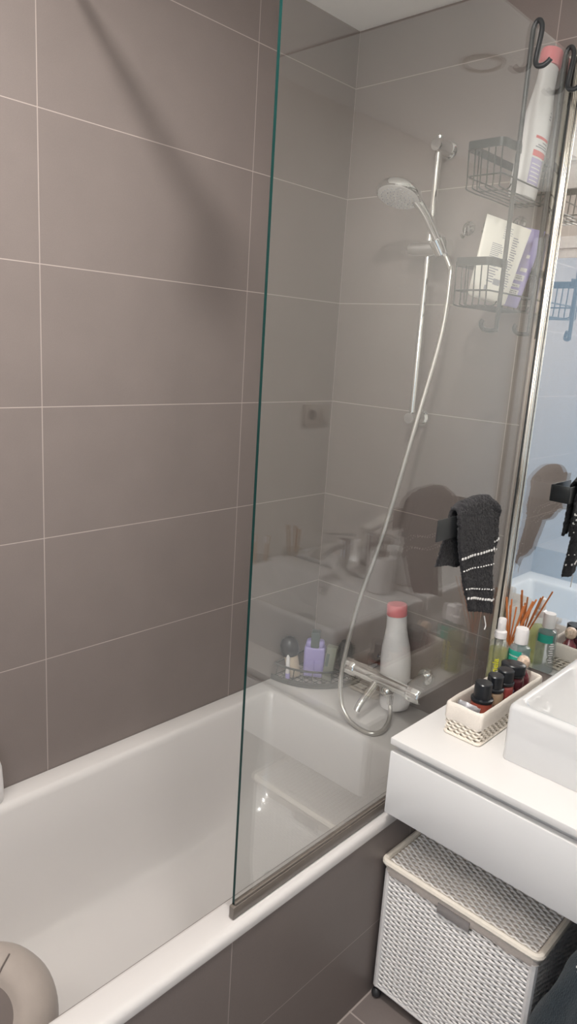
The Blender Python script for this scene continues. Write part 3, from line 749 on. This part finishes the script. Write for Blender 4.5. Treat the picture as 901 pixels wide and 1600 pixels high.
# ------------------------------------------------------------------ weaving
def weave_wall(mb, outline, z0, z1, row, sp, amp, r, skip=None, n=5, step=3):
    """horizontal strands weaving in and out round a closed outline"""
    P = [Vector((p[0], p[1])) for p in outline]; m = len(P)
    seg = [(P[(i + 1) % m] - P[i]).length for i in range(m)]; L_ = sum(seg)
    cnt = max(8, int(round(L_ / sp / 2)) * 2); sp = L_ / cnt
    N_ = cnt * step
    pts = []; i = 0; acc = 0
    for k in range(N_):
        s_ = L_ * k / N_
        while acc + seg[i] < s_: acc += seg[i]; i += 1
        t = (s_ - acc) / seg[i] if seg[i] else 0
        a, b = P[i], P[(i + 1) % m]; d_ = (b - a).normalized()
        pts.append((a + (b - a) * t, Vector((d_.y, -d_.x))))
    # outline runs anticlockwise, so (dy,-dx) points outward
    rows = int((z1 - z0) / row)
    for j in range(rows):
        z = z0 + (j + .5) * (z1 - z0) / rows
        ring = []; cur = []; broken = False; runs = []
        for k, (p, nn_) in enumerate(pts):
            o = amp * math.sin(PI * (k / step) + (j % 2) * PI)
            q_ = Vector((p.x + nn_.x * o, p.y + nn_.y * o, z + .22 * row * math.cos(PI * k / step + (j % 2) * PI)))
            if skip and skip(p.x, p.y, z):
                broken = True
                if len(cur) > 1: runs.append(cur)
                cur = []
            else: cur.append(q_)
        if not broken: mb.tube(cur, r, n, closed=True)
        else:
            if len(cur) > 1: runs.append(cur)
            for rr_ in runs: mb.tube(rr_, r, n)
def roll_path(pts, r, closed=True, pitch=.006, n=8):
    P = [Vector(p) for p in pts]
    if closed: P = P + [P[0]]
    out = []
    for a, b in zip(P, P[1:]):
        k = max(1, int((b - a).length / (pitch / 2)))
        for i in range(k): out.append(a + (b - a) * i / k)
    if not closed: out.append(P[-1])
    return MB().tube(out, lambda i: r * (1.0 if i % 2 else .90), n, closed=closed)

# ------------------------------------------------------------------ laundry hamper
HX0, HX1, HY0, HY1 = .692, 1.070, -.507, -.170
hp_ = thing('laundry_hamper', 'white wicker laundry hamper on castors under the vanity beside the tub', 'laundry hamper', ((HX0 + HX1) / 2, (HY0 + HY1) / 2, FL))
bz0, bz1 = .002, .335
out = [(p.x, p.y) for p in rrect(HX0 + .004, HX1 - .004, HY0 + .004, HY1 - .004, .012, 0, 4, 4)]
hole = lambda x, y, z: (y < HY0 + .02 and .838 < x < .920 and .318 < z + .0008 * 0 < .345)
bw = MB()
weave_wall(bw, out, bz0 + .008, bz1, .0066, .0145, .0018, .0034, skip=hole)
body = wpart('body', bw, M['wicker'], hp_, ang=80, fixn=False)
for (x, y) in ((HX0 + .008, HY0 + .008), (HX1 - .008, HY0 + .008), (HX0 + .008, HY1 - .008), (HX1 - .008, HY1 - .008)):
    wpart('corner_post', roll_path([(x, y, bz0), (x, y, bz1)], .0098, closed=False), M['wicker'], body)
wpart('bottom_rail', roll_path(rrect(HX0 + .005, HX1 - .005, HY0 + .005, HY1 - .005, .008, bz0 + .004, 3, 2), .0065), M['wicker'], body)
ln = MB()
R = [rrect(HX0 + .011, HX1 - .011, HY0 + .011, HY1 - .011, .010, bz0 + .006), rrect(HX0 + .011, HX1 - .011, HY0 + .011, HY1 - .011, .010, bz1 + .004)]
ln.rings(R, True, True)
wpart('lining', ln, M['linenw'], hp_)
cuff = MB()
def cuffring(o, z, wv=0):
    rr_ = rrect(HX0 + .002 - o, HX1 - .002 + o, HY0 + .002 - o, HY1 - .002 + o, .013, z, 5, 14)
    return [p + Vector((0, 0, .0022 * wv * math.sin(p.x * 61) + .0014 * wv * math.sin(p.y * 47 + p.x * 133))) for p in rr_]
cuff.rings([cuffring(.001, .326, 1), cuffring(.0028, .332), cuffring(.003, .344), cuffring(.001, .3490), cuffring(-.02, .350), cuffring(-.02, .326), cuffring(.001, .326, 1)])
wpart('liner_cuff', cuff, M['linen'], hp_, ang=70)
wpart('handle_opening', MB().box((.839, HY0 - .0042, .3165), (.919, HY0 - .0010, .3405), .0006), M['linend'], hp_)
lid = MB(); zl = .3595; rowp = .0072
ry = int((HY1 - HY0 - .012) / rowp)
for j in range(ry):
    y = HY0 + .008 + (HY1 - HY0 - .016) * (j + .5) / ry
    npx = 84; pts = []
    for k in range(npx + 1):
        x = HX0 - .002 + .010 + (HX1 - HX0 - .016) * k / npx
        pts.append((x, y + .0014 * math.cos(PI * k / 3 + (j % 2) * PI), zl + .0026 * math.sin(PI * k / 3 + (j % 2) * PI)))
    lid.tube(pts, .0030, 5)
lo_ = wpart('lid', lid, M['wicker'], hp_, ang=80, fixn=False)
wpart('lid_base', MB().box((HX0 + .004, HY0 + .004, .3515), (HX1 - .004, HY1 - .004, .3568), .001), M['linen'], lo_)
er = rrect(HX0 - .003, HX1 + .003, HY0 - .003, HY1 + .003, .012, .3600, 5, 2)
wpart('lid_border', roll_path(er, .0085), M['wickerc'], lo_)
for k in range(3):
    pass
for (x, y) in ((HX0 + .010, HY0 + .006), (HX1 - .012, HY0 + .010), (HX0 + .012, HY1 - .012), (HX1 - .012, HY1 - .012)):
    wpart('castor', MB().lathe([(0, -.0128), (.006, -.0115), (.0105, -.007), (.0125, 0), (.0105, .007), (.006, .0115), (0, .0128)], (x, y, FL + .0128), 18).tube([(x, y, FL + .02), (x, y, bz0 + .006)], .004, 8), M['dark'], hp_)

# ------------------------------------------------------------------ dark towel on the floor
def heap(u, v):
    a = 2 * PI * u; ph = PI / 2 * v
    rx, ry_, h = .222, .212, .525
    r = math.cos(ph) ** .42 if v < 1 else 0
    z = h * math.sin(ph) ** 1.0
    n1 = noise.noise(Vector((math.cos(a) * 1.3, math.sin(a) * 1.3, z * 4))) * .035
    n2 = noise.noise(Vector((math.cos(a) * 3.1 + 5, math.sin(a) * 3.1, z * 9))) * .014
    k = 1 + (n1 + n2) / .2 * r
    return (1.300 + rx * r * k * math.cos(a), -.520 + ry_ * r * k * math.sin(a), FL + .0005 + max(0, z + n2 * r * math.sin(ph)))
ht = tag(link_mesh('floor_towel', MB().grid(heap, 64, 30), M['navy'], ang=80), 'dark blue grey towel heaped on the floor to the right of the hamper', 'towel')
dt = MB()
for k in range(26):
    u = .560 + .0125 * k; v = .735 + .004 * math.sin(k * .5)
    p = Vector(heap(u, v)); c = Vector((1.300, -.520, .1)); p += (p - c).normalized() * .002
    dt.box(p - Vector((.0022, .0022, .0016)), p + Vector((.0022, .0022, .0016)), .0006, 1)
link_mesh('stitching', dt, M['stitch'], ht)

# ------------------------------------------------------------------ storage basket with perfumes
KX0, KX1, KY0, KY1 = .752, .8475, -.429, -.117
kb = thing('storage_basket', 'small white wicker basket with ivory liner on the vanity counter', 'basket', ((KX0 + KX1) / 2, -.265, CT))
kw = MB()
outk = [(p.x, p.y) for p in rrect(KX0 + .005, KX1 - .005, KY0 + .005, KY1 - .005, .010, 0, 4, 4)]
weave_wall(kw, outk, CT + .003, CT + .040, .0062, .0085, .0022, .0026)
kbo = wpart('body', kw, M['wickerc'], kb, ang=80, fixn=False)
wpart('bottom_rail', roll_path(rrect(KX0 + .004, KX1 - .004, KY0 + .004, KY1 - .004, .008, CT + .0042, 3, 2), .0038, pitch=.005), M['wickerc'], kbo)
def kring(o, z, w_=0): return [p + Vector((0, 0, .0016 * w_ * math.sin(p.x * 90 + p.y * 60))) for p in rrect(KX0 + o, KX1 - o, KY0 + o, KY1 - o, .010, z, 5, 12)]
wpart('liner', MB().rings([kring(.0022, CT + .037, 1), kring(.0006, CT + .041), kring(.0008, CT + .070), kring(.0020, CT + .076, .6), kring(.0055, CT + .079, .6), kring(.0085, CT + .076), kring(.0095, CT + .070), kring(.0100, CT + .004), kring(.02, CT + .0025)], cap1=True), M['linenw'], kb, ang=70)
PZ = CT + .0035
def perfume(label, x, y, r, hb, capr, caph, m, sx=1, rot=0):
    p = thing('perfume_bottle', label, 'perfume bottle', (x, y, PZ), (0, 0, rot), 'perfume bottles in the wicker basket')
    part('body', MB().lathe([(0, 0), (r * .9, 0), (r, .003), (r, hb - .008), (r * .93, hb - .002), (r * .6, hb), (0, hb)], n=28, sx=sx), m, p)
    part('collar', MB().lathe([(0, hb + .0002), (r * .99, hb + .0002), (r * 1.0, hb + .002), (r * .99, hb + .006), (capr + .001, hb + .008), (0, hb + .008)], n=28, sx=sx), M['blackp'], p)
    n = 8
    part('cap', MB().lathe([(0, hb + .0082), (capr, hb + .0082), (capr, hb + caph - .002), (capr - .002, hb + caph), (0, hb + caph + .001)], n=28 if sx != 1 else 12, sx=sx), M['blackp'], p)
    return p
perfume('amber red perfume bottle with black cap, frontmost in the basket', .803, -.352, .0255, .070, .0200, .044, M['amber'])
perfume('pale gold perfume bottle with black cap, second from the basket front', .804, -.297, .0225, .078, .0185, .038, M['gold'])
perfume('rose red perfume bottle with black cap, third from the basket front', .806, -.2505, .0225, .080, .0195, .036, M['rose'])
pp = perfume('dark plum perfume bottle with wide oval black cap towards the basket back', .8000, -.1985, .0225, .084, .0235, .030, M['plum'], sx=1.25, rot=.35)
pt = MB()
for k in range(5): pt.box((-.012 + .005 * k, -.0245, .050), (-.0095 + .005 * k, -.0232, .056), .0002, 1)
part('lettering', pt, M['lilacp'], pp)
mb_ = thing('perfume_bottle', 'maroon perfume bottle with round glass stopper at the back of the basket', 'perfume bottle', (.8030, -.1500, PZ), (0, 0, 0), 'perfume bottles in the wicker basket')
part('body', MB().lathe([(0, 0), (.019, 0), (.0205, .004), (.0207, .060), (.018, .072), (.011, .080), (.009, .088), (0, .088)], n=30), M['maroon'], mb_)
part('stopper', MB().lathe([(0, .0885), (.009, .089), (.0145, .095), (.0165, .104), (.0145, .113), (.009, .119), (0, .121)], n=28), M['stopper'], mb_)
def pk(u, v):
    b_ = math.sin(u * PI) ** .5 * math.sin(v * PI) ** .5
    return Vector((-.026 + .052 * u, -.006 * b_ + .003 * noise.noise(Vector((u * 4, v * 4, 1))), .066 * v))
pkm = MB().grid(pk, 14, 14).grid(lambda u, v: Vector((-.026 + .052 * u, .006 * (math.sin(u * PI) ** .5 * math.sin(v * PI) ** .5) + .003 * noise.noise(Vector((u * 4, v * 4, 1))), .066 * v)), 14, 14)
pk_o = link_mesh('foil_packet', pkm, M['foil']); pk_o.location = (.783, -.398, PZ + .002); pk_o.rotation_euler = (-.20, .18, .30)
tag(pk_o, 'crumpled silver foil packet at the front of the wicker basket', 'packet')
link_mesh('dark_print', MB().tube([(.012 + .008 * math.cos(a), -.0075, .045 + .008 * math.sin(a)) for a in [PI * k / 8 for k in range(9)]], .0022, 6), M['blackp'], pk_o)

# ------------------------------------------------------------------ bottles behind the basket
spb = thing('spray_bottle', 'slim clear spray bottle with yellow vertical lettering beside the shower glass', 'spray bottle', (.7225, -.1240, CT + .0005))
spb.scale = (1, 1, 1.17)
bo = part('bottle', MB().lathe([(0, 0), (.022, 0), (.0242, .003), (.0242, .098), (.021, .108), (.013, .114), (.012, .118), (0, .118)], n=32), M['clear'], spb)
part('liquid', MB().lathe([(0, .003), (.021, .003), (.0228, .006), (.0228, .092), (0, .092)], n=32), M['liquid'], bo)
part('collar', MB().lathe([(0, .1185), (.0150, .1185), (.0155, .121), (.0150, .133), (.010, .136), (0, .136)], n=24), M['wplast'], spb)
part('nozzle', MB().lathe([(0, .1365), (.0098, .1365), (.0105, .139), (.0105, .160), (.009, .163), (0, .163)], n=24).tube([(0, -.008, .153), (0, -.0125, .153)], .0035, 10), M['wplast'], spb)
def text_mesh(body, size, m, parent, name, bend_r, ang0, z0, e=.0006):
    cu = bpy.data.curves.new('lettering', 'FONT'); cu.body = body; cu.size = size; cu.extrude = 0; cu.resolution_u = 3; cu.offset = size * .018
    o = bpy.data.objects.new('lettering', cu); COL.objects.link(o)
    dg = bpy.context.evaluated_depsgraph_get()
    me = bpy.data.meshes.new_from_object(o.evaluated_get(dg))
    COL.objects.unlink(o); bpy.data.objects.remove(o)
    bm = bmesh.new(); bm.from_mesh(me)
    bmesh.ops.subdivide_edges(bm, edges=[e_ for e_ in bm.edges if e_.calc_length() > size * .2], cuts=3)
    for v in bm.verts:
        tx, ty = v.co.x, v.co.y       # text runs upward along the bottle
        a = ang0 - ty / bend_r
        v.co = Vector(((bend_r + e) * math.cos(a), (bend_r + e) * math.sin(a), z0 + tx))
    bm.to_mesh(me); bm.free()
    me.name = name; me.materials.append(m)
    t = bpy.data.objects.new(name, me); COL.objects.link(t); t.parent = parent
    return t
text_mesh('citronela', .0205, M['ytext'], bo, 'lettering', .0242, -1.0, .003)

tb = thing('toner_bottle', 'clear round bottle with white cap and teal label behind the perfume basket', 'bottle', (.7625, -.0880, CT + .0005))
tb.scale = (.93, .93, 1.11)
bt = part('bottle', MB().lathe([(0, 0), (.026, 0), (.029, .003), (.029, .098), (.026, .106), (.016, .110), (.015, .114), (0, .114)], n=36), M['smoky'], tb)
def arc_band(r, z0, z1, a0, a1): return MB().grid(lambda u, v: (r * math.cos(a0 + (a1 - a0) * u), r * math.sin(a0 + (a1 - a0) * u), z0 + (z1 - z0) * v), 16, 2)
part('teal_label', arc_band(.0294, .068, .101, -2.9, -.95), M['teal'], bt, fixn=False)
part('teal_label', arc_band(.0294, .080, .101, .55, 2.2), M['teal'], bt, fixn=False)
lt = MB()
for k in range(7): 
    a = -2.2 + .14 * k
    lt.add(*(lambda mbx: (mbx.v, mbx.f))(arc_band(.0297, .086, .089, a, a + .09)))
for k in range(9):
    lt.add(*(lambda mbx: (mbx.v, mbx.f))(arc_band(.0297, .030 + .006 * k, .033 + .006 * k, .3 + .05 * (k % 3), .75 + .1 * (k % 2))))
part('small_print', lt, M['wplast'], bt, fixn=False)
part('cap', MB().lathe([(0, .1145), (.0175, .1145), (.0182, .117), (.0175, .148), (.0165, .151), (0, .1515)], n=28), M['wplast'], tb)

rd = thing('reed_diffuser', 'reed diffuser with orange brown sticks in front of the mirror', 'reed diffuser', (.7105, -.0415, CT + .0005))
part('bottle', MB().lathe([(0, 0), (.026, 0), (.0285, .003), (.0285, .055), (.022, .066), (.0125, .072), (.0125, .090), (.0140, .091), (.0140, .094), (.0105, .094), (.0105, .072), (.020, .062), (.026, .053), (.026, .006), (0, .006)], n=32), M['clear'], rd)
tips = [(-.020, -.008, .222), (-.013, .010, .214), (-.004, -.014, .205), (.002, .012, .196), (.022, .008, .205), (.034, -.010, .215), (.046, .006, .226), (.062, -.012, .240)]
for k, (x, y, z) in enumerate(tips):
    b0 = Vector((-x * .22, -y * .6, .012)); 
    part('reed', MB().tube([b0, Vector((x * .12, y * .25, .094)), Vector((x, y, z))], .0022 if k else .0030, 6), M['reed'], rd)

# ------------------------------------------------------------------ things at the left of the tub
cu_ = thing('bath_cushion', 'taupe grey padded round cushion lying in the tub at lower left', 'cushion', (.405, -1.395, RIM - .367))
axis = Vector((.50, -.30, .80)).normalized()
q = Vector((0, 0, 1)).rotation_difference(axis).to_matrix().to_4x4()
cc = Vector((.405, -1.350, .296)); SEAM_A = 2 * PI * 2 / 7 + .35
prof = [(0, -.085), (.06, -.082), (.105, -.065), (.130, -.035), (.138, -.002), (.132, .030), (.112, .055), (.088, .066), (.070, .062), (.060, .050)]
ro = MB().lathe(prof, (0, 0, 0), 56, mat4=q)
ro.v = [tuple(Vector(v) * (1 + .02 * noise.noise(Vector(v) * 14)) + cc) for v in ro.v]
cs = wpart('cover', ro, M['taupe'], cu_, ang=80)
wpart('centre', MB().lathe([(.062, .052), (.055, .040), (.035, .028), (0, .022)], cc, 40, mat4=q), M['tauped'], cu_)
sm = MB()
for a in [SEAM_A]:
    pts = [cc + q @ Vector((r * math.cos(a), r * math.sin(a), z + .0005)) for r, z in [(.072, .063), (.088, .0675), (.100, .0615), (.112, .056)]]
    sm.tube(smoothpath(pts, 4), .0014, 6)
wpart('seam', sm, M['tauped'], cs)
wb = thing('squeeze_bottle', 'white plastic bottle on the tub rim against the tiles at far left', 'bottle', (.0295, -1.1500, RIM + .0005))
part('body', MB().lathe([(0, 0), (.022, 0), (.0265, .003), (.028, .010), (.0275, .045), (.0255, .085), (.020, .105), (.012, .112), (0, .113)], n=28), M['wplast'], wb)
part('cap', MB().lathe([(0, .1135), (.012, .1135), (.0125, .140), (.010, .145), (0, .146)], n=24), M['wplast'], wb)

# ------------------------------------------------------------------ light
def area(name, loc, rot, size, power, col, shape='DISK', sy=None):
    l = bpy.data.lights.new(name, 'AREA'); l.shape = shape; l.size = size
    if sy: l.size_y = sy
    l.energy = power; l.color = col
    o = bpy.data.objects.new(name, l); o.location = loc; o.rotation_euler = rot; COL.objects.link(o); return o
area('ceiling_lamp_light', (.92, -1.10, CE - .006), (0, 0, 0), .075, 25, (1.0, .96, .915))

w_ = bpy.data.worlds.new('world'); S.world = w_; w_.use_nodes = True
w_.node_tree.nodes['Background'].inputs[0].default_value = (.5, .68, 1, 1)
w_.node_tree.nodes['Background'].inputs[1].default_value = .3

# ------------------------------------------------------------------ camera
cam = bpy.data.cameras.new('camera'); cam.sensor_fit = 'VERTICAL'; cam.sensor_height = 24; cam.lens = 1119.095 / 1600 * 24
cam.clip_start = .02
co = bpy.data.objects.new('camera', cam); COL.objects.link(co)
co.location = (1.47655791, -1.77982344, 1.53546093)
co.rotation_euler = (1.33983784, -.0624622262, .757511089)
S.camera = co
S.view_settings.view_transform = 'Standard'; S.view_settings.look = 'None'
S.view_settings.gamma = 1; S.view_settings.use_curve_mapping = False
S.view_settings.exposure = -0.43
S.cycles.transparent_max_bounces = 24
S.cycles.max_bounces = 12
S.cycles.caustics_reflective = True; S.cycles.caustics_refractive = False
